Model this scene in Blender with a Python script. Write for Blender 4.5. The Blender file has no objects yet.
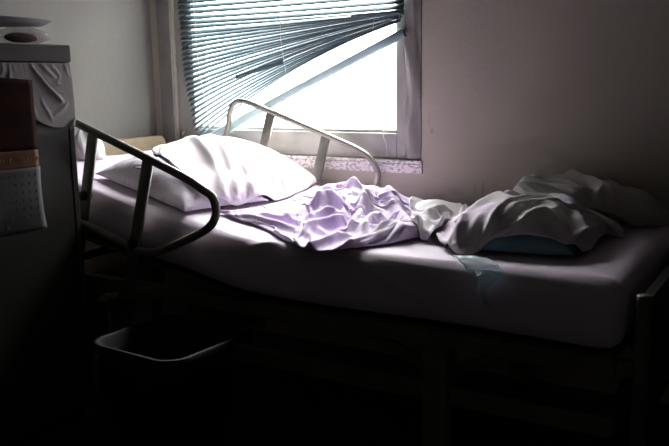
import bpy, bmesh, math
import numpy as np
from mathutils import Vector, Matrix

C = bpy.context.scene.collection
rng = np.random.default_rng(7)

# ------------------------------------------------------------------ camera
CX, CY, FPX = 334.5, 223.0, 799.36
ROT = np.array([[0.85678399, -0.07780249, 0.50977246],
                [0.51540695, 0.16109758, -0.84166695],
                [-0.01663932, 0.98386704, 0.17812577]])
EYE = np.array([0.0, 0.0, 1.1])
cam_d = bpy.data.cameras.new('camera')
cam = bpy.data.objects.new('camera', cam_d)
C.objects.link(cam)
cam.matrix_world = Matrix([list(ROT[0]) + [0], list(ROT[1]) + [0], list(ROT[2]) + [1.1], [0, 0, 0, 1]])
cam_d.sensor_width = 36
cam_d.lens = FPX / 669 * 36
cam_d.clip_start = 0.02
bpy.context.scene.camera = cam

# the place, in metres
XL, YB = -2.616, 2.75            # left wall, back wall
XR, YF, ZC = 2.2, -1.8, 2.7
XH, BEDZ = -1.42, 0.635          # hinge of the raised backrest, top of the flat mattress
BY0, BY1 = 1.82, 2.68            # mattress sides
BX0, BX1 = -2.42, -0.345         # mattress ends


def zb(x):
    return BEDZ + 0.19 * 0.05 * np.log1p(np.exp(np.clip((XH - np.asarray(x, float)) / 0.05, -40, 40)))


def ray(px, py):
    d = ROT @ np.array([px - CX, -(py - CY), -FPX])
    return d / np.linalg.norm(d)


def surf(px, py, h=0.0):
    d = ray(px, py)
    t = 0.8
    while t < 5:
        p = EYE + d * t
        if p[2] <= float(zb(p[0])) + h:
            return p
        t += 0.002
    return p


def plane(px, py, ax, v):
    d = ray(px, py)
    return EYE + d * ((v - EYE[ax]) / d[ax])


# ------------------------------------------------------------------ noise
def _h(i, j, s):
    n = (i * 374761393 + j * 668265263 + s * 1442695041) & 0xffffffff
    n = ((n ^ (n >> 13)) * 1274126177) & 0xffffffff
    return ((n ^ (n >> 16)) & 0xffff) / 65535.0


def vn(x, y, s=0):
    x = np.asarray(x, float); y = np.asarray(y, float)
    i = np.floor(x).astype(np.int64); j = np.floor(y).astype(np.int64)
    u = x - i; v = y - j
    u = u * u * u * (u * (u * 6 - 15) + 10); v = v * v * v * (v * (v * 6 - 15) + 10)
    a = _h(i, j, s); b = _h(i + 1, j, s); c = _h(i, j + 1, s); d = _h(i + 1, j + 1, s)
    return (a * (1 - u) + b * u) * (1 - v) + (c * (1 - u) + d * u) * v


def fbm(x, y, s=0, o=3):
    r = 0; a = .5
    for k in range(o):
        r = r + a * (vn(x, y, s + k) - .5); x = x * 2.03 + 11.3; y = y * 2.03 + 5.1; a *= .5
    return r


def ridged(x, y, s=0, warp=.5):
    wx = x + warp * 2 * fbm(x, y, s + 20); wy = y + warp * 2 * fbm(x, y, s + 31)
    return 1 - np.abs(2 * vn(wx, wy, s) - 1) ** .8


# ------------------------------------------------------------------ materials
def mat(name, col, rough=.7, col2=None, scale=8, bump=0, bscale=60, metal=0, spec=.3, detail=4, stretch=None, fac=(.35, .65)):
    m = bpy.data.materials.new(name); m.use_nodes = True
    nt = m.node_tree; b = nt.nodes['Principled BSDF']
    b.inputs['Roughness'].default_value = rough
    b.inputs['Metallic'].default_value = metal
    b.inputs['Specular IOR Level'].default_value = spec
    b.inputs['Base Color'].default_value = (*col, 1)
    tc = nt.nodes.new('ShaderNodeTexCoord')
    vec = tc.outputs['Object']
    if stretch:
        mp = nt.nodes.new('ShaderNodeMapping'); mp.inputs['Scale'].default_value = stretch
        nt.links.new(vec, mp.inputs['Vector']); vec = mp.outputs['Vector']
    if col2:
        n = nt.nodes.new('ShaderNodeTexNoise'); n.inputs['Scale'].default_value = scale; n.inputs['Detail'].default_value = detail
        r = nt.nodes.new('ShaderNodeValToRGB')
        r.color_ramp.elements[0].position = fac[0]; r.color_ramp.elements[1].position = fac[1]
        r.color_ramp.elements[0].color = (*col, 1); r.color_ramp.elements[1].color = (*col2, 1)
        nt.links.new(vec, n.inputs['Vector']); nt.links.new(n.outputs['Fac'], r.inputs['Fac'])
        nt.links.new(r.outputs['Color'], b.inputs['Base Color'])
    if bump:
        n2 = nt.nodes.new('ShaderNodeTexNoise'); n2.inputs['Scale'].default_value = bscale; n2.inputs['Detail'].default_value = 4
        bp = nt.nodes.new('ShaderNodeBump'); bp.inputs['Strength'].default_value = bump; bp.inputs['Distance'].default_value = .004
        nt.links.new(vec, n2.inputs['Vector']); nt.links.new(n2.outputs['Fac'], bp.inputs['Height'])
        nt.links.new(bp.outputs['Normal'], b.inputs['Normal'])
    return m


def film(name, col, alpha, rough=.25):
    m = bpy.data.materials.new(name); m.use_nodes = True
    nt = m.node_tree; nt.nodes.remove(nt.nodes['Principled BSDF'])
    out = nt.nodes['Material Output']
    t = nt.nodes.new('ShaderNodeBsdfTransparent')
    p = nt.nodes.new('ShaderNodeBsdfPrincipled')
    p.inputs['Specular IOR Level'].default_value = .3
    p.inputs['Base Color'].default_value = (*col, 1); p.inputs['Roughness'].default_value = rough
    n = nt.nodes.new('ShaderNodeTexNoise'); n.inputs['Scale'].default_value = 35
    mr = nt.nodes.new('ShaderNodeMapRange')
    mr.inputs['To Min'].default_value = alpha - .12; mr.inputs['To Max'].default_value = alpha + .12
    mx = nt.nodes.new('ShaderNodeMixShader')
    nt.links.new(n.outputs['Fac'], mr.inputs['Value']); nt.links.new(mr.outputs['Result'], mx.inputs['Fac'])
    nt.links.new(t.outputs[0], mx.inputs[1]); nt.links.new(p.outputs[0], mx.inputs[2])
    nt.links.new(mx.outputs[0], out.inputs['Surface'])
    return m


M = {}
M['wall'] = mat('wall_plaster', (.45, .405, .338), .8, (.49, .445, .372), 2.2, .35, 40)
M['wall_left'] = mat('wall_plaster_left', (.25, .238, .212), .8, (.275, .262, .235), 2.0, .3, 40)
M['far_wall'] = mat('far_wall_paint', (.40, .375, .335), .9, (.40, .37, .335), 2)
M['ceiling'] = mat('ceiling_paint', (.20, .19, .18), .9, (.22, .21, .20), 2)
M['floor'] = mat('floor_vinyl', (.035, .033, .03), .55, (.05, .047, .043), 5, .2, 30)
M['window_paint'] = mat('window_paint', (.44, .428, .395), .5, (.34, .332, .305), 9, .3, 50)
M['trim_paint'] = mat('trim_paint', (.30, .28, .265), .6, (.25, .235, .225), 7, .2, 40)
M['marble'] = mat('sill_marble', (.74, .69, .68), .35, (.38, .34, .33), 70, 0, detail=3, fac=(.5, .6), stretch=(1, 1, 1.6))
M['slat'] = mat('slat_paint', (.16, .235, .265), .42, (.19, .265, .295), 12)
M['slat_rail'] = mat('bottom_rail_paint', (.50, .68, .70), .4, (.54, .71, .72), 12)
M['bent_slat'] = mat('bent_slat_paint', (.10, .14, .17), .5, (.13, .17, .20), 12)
M['cord'] = mat('cord_cotton', (.75, .75, .72), .8, (.65, .65, .62), 40)
M['steel'] = mat('bed_steel_paint', (.32, .30, .26), .45, (.24, .225, .19), 14, .15, 60, spec=.4)
M['rail'] = mat('rail_steel', (.30, .285, .25), .38, (.24, .225, .20), 18, .1, 60, metal=.35)
M['frame'] = mat('frame_paint', (.15, .142, .11), .5, (.105, .098, .075), 12, .2, 60)
M['rubber'] = mat('black_rubber', (.015, .015, .015), .6, (.02, .02, .02), 20)
M['wood'] = mat('headboard_laminate', (.43, .34, .22), .5, (.36, .28, .18), 6, .15, 60, stretch=(1, 3, 14))
M['brown_wood'] = mat('brown_crossbar', (.20, .13, .075), .6, (.14, .09, .05), 9, stretch=(3, 1, 9))
M['sheet'] = mat('fitted_sheet_cotton', (.62, .54, .63), .85, (.68, .61, .68), 3.5, .12, 300)
M['pillowcase'] = mat('floral_pillowcase', (.72, .66, .74), .85, (.56, .48, .62), 26, .12, 300, fac=(.55, .68), detail=3)
M['quilt'] = mat('white_quilt_cotton', (.80, .75, .75), .85, (.74, .67, .71), 4, .1, 250)
M['lavender'] = mat('lavender_blanket_cotton', (.58, .45, .69), .85, (.76, .70, .78), 5, .15, 280, fac=(.45, .72))
M['rumpled'] = mat('pale_sheet_cotton', (.74, .70, .71), .85, (.60, .50, .64), 6, .15, 280, fac=(.5, .66))
M['mound_sheet'] = mat('folded_sheet_cotton', (.74, .71, .69), .85, (.58, .48, .62), 5, .15, 280, fac=(.44, .6))
M['blue_pillow'] = mat('blue_pillow_cotton', (.17, .29, .36), .85, (.21, .34, .40), 14, .2, 200)
M['blanket'] = mat('grey_wool_blanket', (.58, .55, .51), .95, (.52, .49, .45), 9, .4, 220)
M['towel'] = mat('white_towel', (.72, .69, .70), .95, (.64, .60, .62), 9, .4, 260)
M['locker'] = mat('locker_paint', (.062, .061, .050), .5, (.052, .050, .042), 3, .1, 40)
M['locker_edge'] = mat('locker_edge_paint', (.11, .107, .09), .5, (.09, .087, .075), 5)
M['gap'] = mat('locker_gap', (.01, .01, .01), .9)
M['cloth'] = mat('hanging_cloth', (.34, .31, .295), .9, (.28, .26, .25), 7, .25, 180)
M['poster'] = mat('calendar_picture_print', (.042, .013, .011), .9, (.020, .009, .008), 16, fac=(.3, .7), spec=.05)
M['band'] = mat('calendar_band_print', (.16, .068, .026), .8, (.10, .042, .018), 22)
M['ink'] = mat('calendar_ink', (.10, .09, .09), .7)
M['ink_light'] = mat('calendar_pale_ink', (.34, .20, .09), .6)
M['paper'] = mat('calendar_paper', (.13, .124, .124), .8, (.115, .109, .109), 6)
M['bin'] = mat('bin_plastic', (.010, .010, .011), .7, (.013, .013, .014), 10, spec=.12)
M['liner'] = film('bin_liner_film', (.05, .05, .053), .34, .6)
M['clear_bag'] = film('clear_bag_film', (.60, .56, .58), .34, .22)
M['blue_bag'] = film('pale_blue_bag_film', (.60, .76, .82), .45, .3)
M['tray'] = mat('grey_tray', (.15, .15, .155), .5, (.12, .12, .125), 9)
M['red_cloth'] = mat('dark_red_cloth', (.14, .018, .028), .9, (.09, .012, .018), 14)
M['dark_cloth'] = mat('dark_cloth', (.03, .028, .03), .9, (.045, .04, .04), 14)


def add_stains(m):
    """dark smudges and a chip on the plaster beside the window, where they are on the wall"""
    nt = m.node_tree; b = nt.nodes['Principled BSDF']
    src = b.inputs['Base Color'].links[0].from_socket
    tc = nt.nodes.new('ShaderNodeTexCoord')
    sep = nt.nodes.new('ShaderNodeSeparateXYZ'); nt.links.new(tc.outputs['Object'], sep.inputs[0])
    nz = nt.nodes.new('ShaderNodeTexNoise'); nz.inputs['Scale'].default_value = 30; nz.inputs['Detail'].default_value = 3
    def mth(op, a, b_=None):
        n = nt.nodes.new('ShaderNodeMath'); n.operation = op
        for k, v in enumerate((a, b_)):
            if v is None: continue
            if hasattr(v, 'links'): nt.links.new(v, n.inputs[k])
            else: n.inputs[k].default_value = v
        return n.outputs[0]
    total = None
    for px, py, rx, rz, s in ((456, 192, .035, .022, .18), (483, 189, .007, .035, .34), (475, 191, .006, .03, .26), (440, 196, .04, .016, .22), (432, 131, .008, .02, .3), (429, 120, .005, .04, .18)):
        p = plane(px, py, 1, YB)
        dx = mth('DIVIDE', mth('SUBTRACT', sep.outputs[0], float(p[0])), rx)
        dz = mth('DIVIDE', mth('SUBTRACT', sep.outputs[2], float(p[2])), rz)
        d2 = mth('ADD', mth('MULTIPLY', dx, dx), mth('MULTIPLY', dz, dz))
        d2 = mth('ADD', d2, mth('MULTIPLY', mth('SUBTRACT', nz.outputs['Fac'], .5), 2.5))
        g = mth('MULTIPLY', mth('MAXIMUM', mth('SUBTRACT', 1.0, d2), 0.0), s)
        g = mth('MINIMUM', g, s)
        total = g if total is None else mth('MAXIMUM', total, g)
    mx = nt.nodes.new('ShaderNodeMix'); mx.data_type = 'RGBA'
    nt.links.new(total, mx.inputs[0]); nt.links.new(src, mx.inputs[6])
    mx.inputs[7].default_value = (.06, .05, .045, 1)
    nt.links.new(mx.outputs[2], b.inputs['Base Color'])


add_stains(M['wall'])


# ------------------------------------------------------------------ object helpers
def tag(o, label, cat, group=None, kind=None):
    o['label'] = label; o['category'] = cat
    if group: o['group'] = group
    if kind: o['kind'] = kind
    return o


def empty(name, loc=(0, 0, 0)):
    o = bpy.data.objects.new(name, None); C.objects.link(o); o.location = loc
    o.empty_display_size = .05
    return o


def link(name, me, m, parent=None, smooth=True):
    me.materials.append(m)
    if smooth:
        for p in me.polygons: p.use_smooth = True
    o = bpy.data.objects.new(name, me); C.objects.link(o)
    if parent:
        o.parent = parent
        o.matrix_parent_inverse = Matrix.Translation(parent.location).inverted()
        par = parent.parent
        if par: o.matrix_parent_inverse = (Matrix.Translation(par.location) @ par.matrix_parent_inverse.inverted() if False else Matrix.Identity(4))
    return o


def from_bm(name, bm, m, parent=None, smooth=True):
    me = bpy.data.meshes.new(name)
    bmesh.ops.recalc_face_normals(bm, faces=bm.faces)
    bm.to_mesh(me); bm.free()
    o = link(name, me, m, parent, smooth)
    return o


def from_grid(name, P, m, parent=None, wrap_u=False, wrap_v=False, thick=0, caps=False, offset=-1):
    nu, nv = P.shape[:2]
    verts = [tuple(p) for p in P.reshape(-1, 3)]
    faces = []
    for i in range(nu if wrap_u else nu - 1):
        for j in range(nv if wrap_v else nv - 1):
            a = i * nv + j; b = ((i + 1) % nu) * nv + j
            c = ((i + 1) % nu) * nv + (j + 1) % nv; d = i * nv + (j + 1) % nv
            faces.append((a, b, c, d))
    if caps:
        faces.append(tuple(range(nv)))
        faces.append(tuple((nu - 1) * nv + j for j in reversed(range(nv))))
    me = bpy.data.meshes.new(name); me.from_pydata(verts, [], faces); me.update()
    o = link(name, me, m, parent)
    if thick:
        s = o.modifiers.new('thickness', 'SOLIDIFY'); s.thickness = thick; s.offset = offset
    return o


def bm_box(bm, lo, hi, bev=0, seg=2):
    g = bmesh.ops.create_cube(bm, size=1)
    vs = g['verts']
    for v in vs:
        v.co = Vector([lo[k] + (v.co[k] + .5) * (hi[k] - lo[k]) for k in range(3)])
    if bev:
        es = list({e for v in vs for e in v.link_edges})
        bmesh.ops.bevel(bm, geom=es, offset=bev, segments=seg, affect='EDGES', profile=.5)
    return bm


def box(name, lo, hi, m, parent=None, bev=.003, seg=2):
    bm = bmesh.new(); bm_box(bm, lo, hi, bev, seg)
    return from_bm(name, bm, m, parent, smooth=False)


def frames(P, closed=False):
    P = [Vector(p) for p in P]; n = len(P)
    T = []
    for i in range(n):
        a = P[(i - 1) % n] if (closed or i > 0) else P[i]
        b = P[(i + 1) % n] if (closed or i < n - 1) else P[i]
        T.append((b - a).normalized())
    up = Vector((0, 1, 0)) if abs(T[0].y) < .9 else Vector((0, 0, 1))
    N = []
    for t in T:
        nrm = (up - t * up.dot(t)).normalized(); N.append(nrm); up = nrm
    return P, T, N


def bm_tube(bm, pts, ra, rb=None, seg=12, power=2, cap=True, closed=False):
    """swept section: half widths ra (along the frame normal) and rb (across)"""
    rb = ra if rb is None else rb
    P, T, N = frames(pts, closed)
    rings = []
    for k, (p, t, n) in enumerate(zip(P, T, N)):
        b = t.cross(n); r = []
        a_ = ra[k] if hasattr(ra, '__len__') else ra
        b_ = rb[k] if hasattr(rb, '__len__') else rb
        for j in range(seg):
            th = 2 * math.pi * j / seg
            c, s = math.cos(th), math.sin(th)
            c = math.copysign(abs(c) ** (2 / power), c); s = math.copysign(abs(s) ** (2 / power), s)
            r.append(bm.verts.new(p + n * (a_ * c) + b * (b_ * s)))
        rings.append(r)
    n = len(rings)
    for i in range(n if closed else n - 1):
        for j in range(seg):
            bm.faces.new((rings[i][j], rings[i][(j + 1) % seg], rings[(i + 1) % n][(j + 1) % seg], rings[(i + 1) % n][j]))
    if cap and not closed:
        bm.faces.new(rings[0]); bm.faces.new(rings[-1][::-1])
    return bm


def tube(name, pts, ra, m, parent=None, rb=None, seg=12, power=2, closed=False):
    bm = bmesh.new(); bm_tube(bm, pts, ra, rb, seg, power, True, closed)
    return from_bm(name, bm, m, parent)


def catmull(pts, n=8, closed=False):
    P = [np.array(p, float) for p in pts]; out = []
    N = len(P)
    for i in range(N if closed else N - 1):
        p0 = P[(i - 1) % N] if closed or i > 0 else P[0]
        p1 = P[i]; p2 = P[(i + 1) % N]
        p3 = P[(i + 2) % N] if closed or i + 2 < N else P[-1]
        for k in range(n):
            t = k / n
            out.append(.5 * ((2 * p1) + (-p0 + p2) * t + (2 * p0 - 5 * p1 + 4 * p2 - p3) * t * t + (-p0 + 3 * p1 - 3 * p2 + p3) * t ** 3))
    if not closed: out.append(P[-1])
    return np.array(out)


# ------------------------------------------------------------------ setting
def struct(o, kind='structure'):
    o['kind'] = kind
    return o


WX0, WX1, WZ0, WZ1 = -2.49, -1.275, 0.788, 1.98
T = .22
bm = bmesh.new()
bm_box(bm, (XL - T, YB, 0), (WX0, YB + T, ZC)); bm_box(bm, (WX1, YB, 0), (XR + T, YB + T, ZC))
bm_box(bm, (WX0, YB, 0), (WX1, YB + T, WZ0 - .049)); bm_box(bm, (WX0, YB, WZ1), (WX1, YB + T, ZC))
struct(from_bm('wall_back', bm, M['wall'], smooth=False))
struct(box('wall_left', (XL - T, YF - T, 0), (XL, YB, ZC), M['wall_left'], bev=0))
struct(box('wall_right', (XR, YF - T, 0), (XR + T, YB, ZC), M['far_wall'], bev=0))
struct(box('wall_front', (XL, YF - T, 0), (XR, YF, ZC), M['far_wall'], bev=0))
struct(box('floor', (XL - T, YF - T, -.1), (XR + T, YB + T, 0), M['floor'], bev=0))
struct(box('ceiling', (XL - T, YF - T, ZC), (XR + T, YB + T, ZC + .1), M['ceiling'], bev=0))
# painted casing strip between the corner and the window
bm = bmesh.new()
bm_box(bm, (-2.535, YB - .014, .80), (-2.49, YB, WZ1 + .05), .004)
bm_box(bm, (-2.575, YB - .006, .80), (-2.535, YB, WZ1 + .05), .003)
struct(from_bm('trim_1', bm, M['trim_paint'], smooth=False))

# window: frame in the reveal, sash, sill
win = empty('window_1', (-1.88, YB + .05, WZ0)); win['kind'] = 'structure'
GX0, GX1, GZ0, GZ1 = -2.392, -1.388, .888, 1.90
bm = bmesh.new()
y0, y1 = YB + .015, YB + .08
bm_box(bm, (WX0, y0, WZ0), (GX0, y1, WZ1), .004); bm_box(bm, (GX1, y0, WZ0), (WX1, y1, WZ1), .004)
bm_box(bm, (GX0, y0, WZ0), (GX1, y1, GZ0), .004); bm_box(bm, (GX0, y0, GZ1), (GX1, y1, WZ1), .004)
bm_box(bm, (GX0, y0 + .012, GZ0), (GX1, y0 + .03, GZ0 + .012), .002)      # glazing bead
bm_box(bm, (GX1 - .010, y0 + .012, GZ0), (GX1, y0 + .03, GZ1), .002)
from_bm('window_frame', bm, M['window_paint'], win, smooth=False)
bm = bmesh.new()
bm_box(bm, (GX0 - .01, YB + .048, GZ0 - .01), (GX1 + .01, YB + .052, GZ1 + .01))
gm = bpy.data.materials.new('window_glass'); gm.use_nodes = True
nt = gm.node_tree; nt.nodes.remove(nt.nodes['Principled BSDF'])
t_ = nt.nodes.new('ShaderNodeBsdfTransparent'); g_ = nt.nodes.new('ShaderNodeBsdfGlossy'); g_.inputs['Roughness'].default_value = .02
x_ = nt.nodes.new('ShaderNodeMixShader'); x_.inputs['Fac'].default_value = .06
t_.inputs['Color'].default_value = (.97, .98, .98, 1)
nt.links.new(t_.outputs[0], x_.inputs[1]); nt.links.new(g_.outputs[0], x_.inputs[2]); nt.links.new(x_.outputs[0], nt.nodes['Material Output'].inputs['Surface'])
from_bm('pane', bm, gm, win, smooth=False)
bm = bmesh.new()
bm_box(bm, (WX0, YB - .010, WZ0 - .049), (WX1 + .004, YB + .10, WZ0 - .014), .002)
bm_box(bm, (WX0, YB - .014, WZ0 - .010), (WX1 + .004, YB + .10, WZ0), .002)
bm_box(bm, (WX0, YB - .004, WZ0 - .016), (WX1, YB + .09, WZ0 - .008))
sill = from_bm('window_sill', bm, M['marble'], win, smooth=False)
# slim catch on the left of the frame
bm = bmesh.new()
p = plane(184, 134, 1, YB + .01)
bm_box(bm, (p[0] - .012, YB + .001, p[2] - .02), (p[0] + .012, YB + .018, p[2] + .02), .004)
bm_tube(bm, [(p[0], YB + .006, p[2]), (p[0] + .002, YB - .008, p[2] + .008)], .006, seg=10)
from_bm('latch', bm, M['steel'], win)
# wrinkled strip of sheeting fixed over the right side of the frame
nz_, nx_ = 60, 14
Z = np.linspace(.795, WZ1, nz_); X = np.linspace(-1.345, -1.279, nx_)
ZZ, XX = np.meshgrid(Z, X, indexing='ij')
U = (XX + 1.345) / .066
YY = YB + .010 - .006 * np.sin(U * 3.1) - .010 * ridged(U * 2.2, ZZ * 3.0, 3) - .004 * np.sin(ZZ * 22 + U * 4)
P = np.stack([XX + .004 * np.sin(ZZ * 13) * (1 - U), YY, ZZ], -1)
o = from_grid('sheeting_strip', P, M['trim_paint'], win, thick=.002)

# ------------------------------------------------------------------ blind
bl = empty('venetian_blind', (-1.88, YB - .006, 1.9))
tag(bl, 'blue-grey venetian blind hanging crooked in the window, its slats fanned and collapsed', 'blind')
YBL = YB - .006
bm = bmesh.new()
bm_box(bm, (-2.46, YBL - .016, 1.885), (-1.335, YBL + .016, 1.925), .003)
from_bm('head_rail', bm, M['slat_rail'], bl, smooth=False)


def slat_pts(xl, zl, xr, zr, bow):
    s = np.linspace(0, 1, 18)
    x = xl + (xr - xl) * s
    z = zl + (zr - zl) * s + bow * 4 * s * (1 - s)
    return x, z


bm = bmesh.new()
NS = 47
tilt = math.radians(48)
lines = []
ledge = [(plane(a, b_, 1, YBL)[2], plane(a, b_, 1, YBL)[0]) for a, b_ in ((197, 141), (192, 112), (187, 88), (183, 60), (180, 20), (178, 0))]
for i in range(NS):
    zl = 1.860 - .0222 * i
    q = max(0., (1.335 - zl) / .0222)
    if zl > 1.335:
        zr = zl + .006; bow = -.002
    else:
        zr = 1.342 - .0019 * q; bow = .055 * (q / 22.) ** 1.6
    xl = float(np.interp(zl, [v[0] for v in ledge], [v[1] for v in ledge]))
    xr = -1.350 - .0009 * q + .003 * rng.standard_normal()
    x, z = slat_pts(xl, zl, xr, zr, bow)
    jit = .0012 * rng.standard_normal()
    lines.append((x, z + jit))
    hw = .0125
    rows = []
    for a, b_ in zip(x, z + jit):
        s = (a - xl) / (xr - xl)
        tl = tilt * (1 - .75 * s ** 3 * (1 if zl < 1.335 else 0))
        row = []
        for w in (-1, -.5, 0, .5, 1):
            yy = YBL + w * hw * math.cos(tl)
            zz = b_ - w * hw * math.sin(tl) * -1 + .0016 * (1 - w * w)
            row.append(bm.verts.new((a, yy, zz)))
        rows.append(row)
    for a in range(len(rows) - 1):
        for w in range(4):
            bm.faces.new((rows[a][w], rows[a + 1][w], rows[a + 1][w + 1], rows[a][w + 1]))
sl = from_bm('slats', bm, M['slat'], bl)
sm = sl.modifiers.new('thickness', 'SOLIDIFY'); sm.thickness = .0009
# bottom rail
p0 = plane(200, 143.5, 1, YBL); p1 = plane(404, 33, 1, YBL)
mid = [(p0 * (1 - t) + p1 * t + np.array([0, 0, .004 * math.sin(math.pi * t)])) for t in np.linspace(0, 1, 12)]
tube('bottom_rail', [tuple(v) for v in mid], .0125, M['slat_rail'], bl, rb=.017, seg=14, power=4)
# two snapped darker slats lying across the others
for (a, b_, c_, d_) in ((236, 77, 283, 62), (351, 17, 404, 12)):
    q0 = plane(a, b_, 1, YBL - .016); q1 = plane(c_, d_, 1, YBL - .016)
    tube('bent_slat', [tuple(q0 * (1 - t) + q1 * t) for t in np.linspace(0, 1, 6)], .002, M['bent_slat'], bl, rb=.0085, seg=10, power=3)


def cord(xs, zs, name='cord', r=.0011):
    pts = []
    for x_, z_ in zip(xs, zs): pts.append((x_, YBL - .0155, z_))
    tube(name, pts, r, M['cord'], bl, seg=6)


def cross(frac):
    xs = [l[0][0] + frac * (l[0][-1] - l[0][0]) for l in lines]
    zs = [np.interp(x_, l[0], l[1]) for x_, l in zip(xs, lines)]
    return xs, zs


for fr in (.09, .5, .9):
    xs, zs = cross(fr)
    cord([xs[0]] + xs, [1.888] + zs)
# loose pull cord below the rail end, hanging over the frame
q = [plane(a, b_, 1, YB + .008) for a, b_ in ((384, 128), (383.5, 137), (386, 142), (387, 150), (387, 156))]
tube('pull_cord', [tuple(v) for v in catmull(q, 6)], .0016, M['cord'], bl, seg=6)

# ------------------------------------------------------------------ bed
bed = empty('hospital_bed', (-1.4, 2.22, 0))
tag(bed, 'metal hospital bed with raised back and sloping side rails standing under the window', 'bed')
# frame: long beams, cross members
for yy in (1.855, 2.62):
    box('frame_beam', (-2.46, yy - .018, .405), (-.36, yy + .018, .452), M['frame'], bed, .004)
for xx in (-2.44, -1.42, -.42):
    box('cross_member', (xx - .018, 1.873, .415), (xx + .018, 2.602, .450), M['frame'], bed, .004)
# mattress deck, hinged backrest panel
box('mattress_deck', (-1.40, 1.85, .445), (-.36, 2.66, .456), M['frame'], bed, .002)
bm = bmesh.new()
for sgn in (0,):
    v = [(-1.42, 1.86, .450), (-2.42, 1.86, .638), (-2.42, 2.66, .638), (-1.42, 2.66, .450)]
    lo = [bm.verts.new(q) for q in v]; hi = [bm.verts.new((q[0], q[1], q[2] - .014)) for q in v]
    bm.faces.new(lo); bm.faces.new(hi[::-1])
    for k in range(4): bm.faces.new((lo[k], lo[(k + 1) % 4], hi[(k + 1) % 4], hi[k]))
from_bm('backrest_panel', bm, M['frame'], bed, smooth=False)
tube('backrest_strut', [(-1.95, 2.2, .43), (-2.2, 2.2, .575)], .012, M['steel'], bed)
# legs
for yy in (1.865, 2.58):
    for xx in (-2.05, -.815):
        bm = bmesh.new()
        bm_box(bm, (xx - .038, yy - .028, .045), (xx + .038, yy + .028, .41), .006)
        lg = from_bm('leg', bm, M['frame'], bed, smooth=False)
        bm = bmesh.new(); bm_box(bm, (xx - .044, yy - .034, 0), (xx + .044, yy + .034, .06), .008)
        from_bm('rubber_foot', bm, M['rubber'], bed, smooth=False)
        # gusset under the beam
        for sg in (-1, 1):
            pass
for yy in (1.865, 2.58):
    tube('brace', [(-1.06, yy, .428), (-.845, yy, .335)], .010, M['frame'], bed, rb=.016, power=5)
    tube('brace', [(-.57, yy, .428), (-.785, yy, .335)], .010, M['frame'], bed, rb=.016, power=5)
    box('base_bar', (-2.02, yy - .012, .245), (-.36, yy + .012, .295), M['frame'], bed, .004)
box('base_crossbar', (-.40, 1.877, .245), (-.36, 2.568, .295), M['frame'], bed, .004)
box('crossbar', (-1.72, 1.90, .345), (-1.42, 1.925, .385), M['brown_wood'], bed, .004)
box('crossbar_hanger', (-1.60, 1.895, .38), (-1.57, 1.925, .43), M['frame'], bed, .003)
# crank under the head end
bm = bmesh.new()
bm_tube(bm, [(-2.0, 1.83, .40), (-1.99, 1.775, .395), (-1.955, 1.77, .40), (-1.93, 1.765, .42)], .007, seg=10)
bm_tube(bm, [(-1.94, 1.765, .412), (-1.885, 1.762, .428)], .011, seg=10)
from_bm('crank_handle', bm, M['steel'], bed)
# headboard with rounded corners
def board(name, x0, x1, ya, yb, za, zc, r, m):
    bm = bmesh.new(); out = []
    for (cy, cz, a0) in ((yb - r, zc - r, 0), (ya + r, zc - r, 90)):
        for k in range(9):
            a = math.radians(a0 + 90 * k / 8); out.append((cy + r * math.cos(a), cz + r * math.sin(a)))
    out += [(ya, za), (yb, za)]
    A = [bm.verts.new((x0, *q)) for q in out]; B = [bm.verts.new((x1, *q)) for q in out]
    bm.faces.new(A); bm.faces.new(B[::-1])
    n = len(out)
    for k in range(n): bm.faces.new((A[k], A[(k + 1) % n], B[(k + 1) % n], B[k]))
    bmesh.ops.bevel(bm, geom=[e for e in bm.edges if abs(e.verts[0].co.x - e.verts[1].co.x) < 1e-6], offset=.004, segments=2, affect='EDGES')
    return from_bm(name, bm, m, bed, smooth=False)


board('headboard', -2.53, -2.50, 1.83, 2.685, .33, .862, .035, M['wood'])
for yy in (1.90, 2.55):
    box('headboard_post', (-2.50, yy - .02, 0), (-2.465, yy + .02, .60), M['frame'], bed, .004)
# footboard: panel between two posts
board('footboard', -.315, -.292, 1.845, 2.66, .28, .60, .03, M['rubber'])
for yy in (1.83, 2.675):
    tube('footboard_post', [(-.303, yy, 0), (-.303, yy, .60), (-.303, yy, .612)], .017, M['frame'], bed, seg=14)
box('footboard_bracket', (-.36, 1.84, .41), (-.315, 1.87, .448), M['frame'], bed, .003)
box('footboard_bracket', (-.36, 2.60, .41), (-.315, 2.66, .448), M['frame'], bed, .003)


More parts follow.
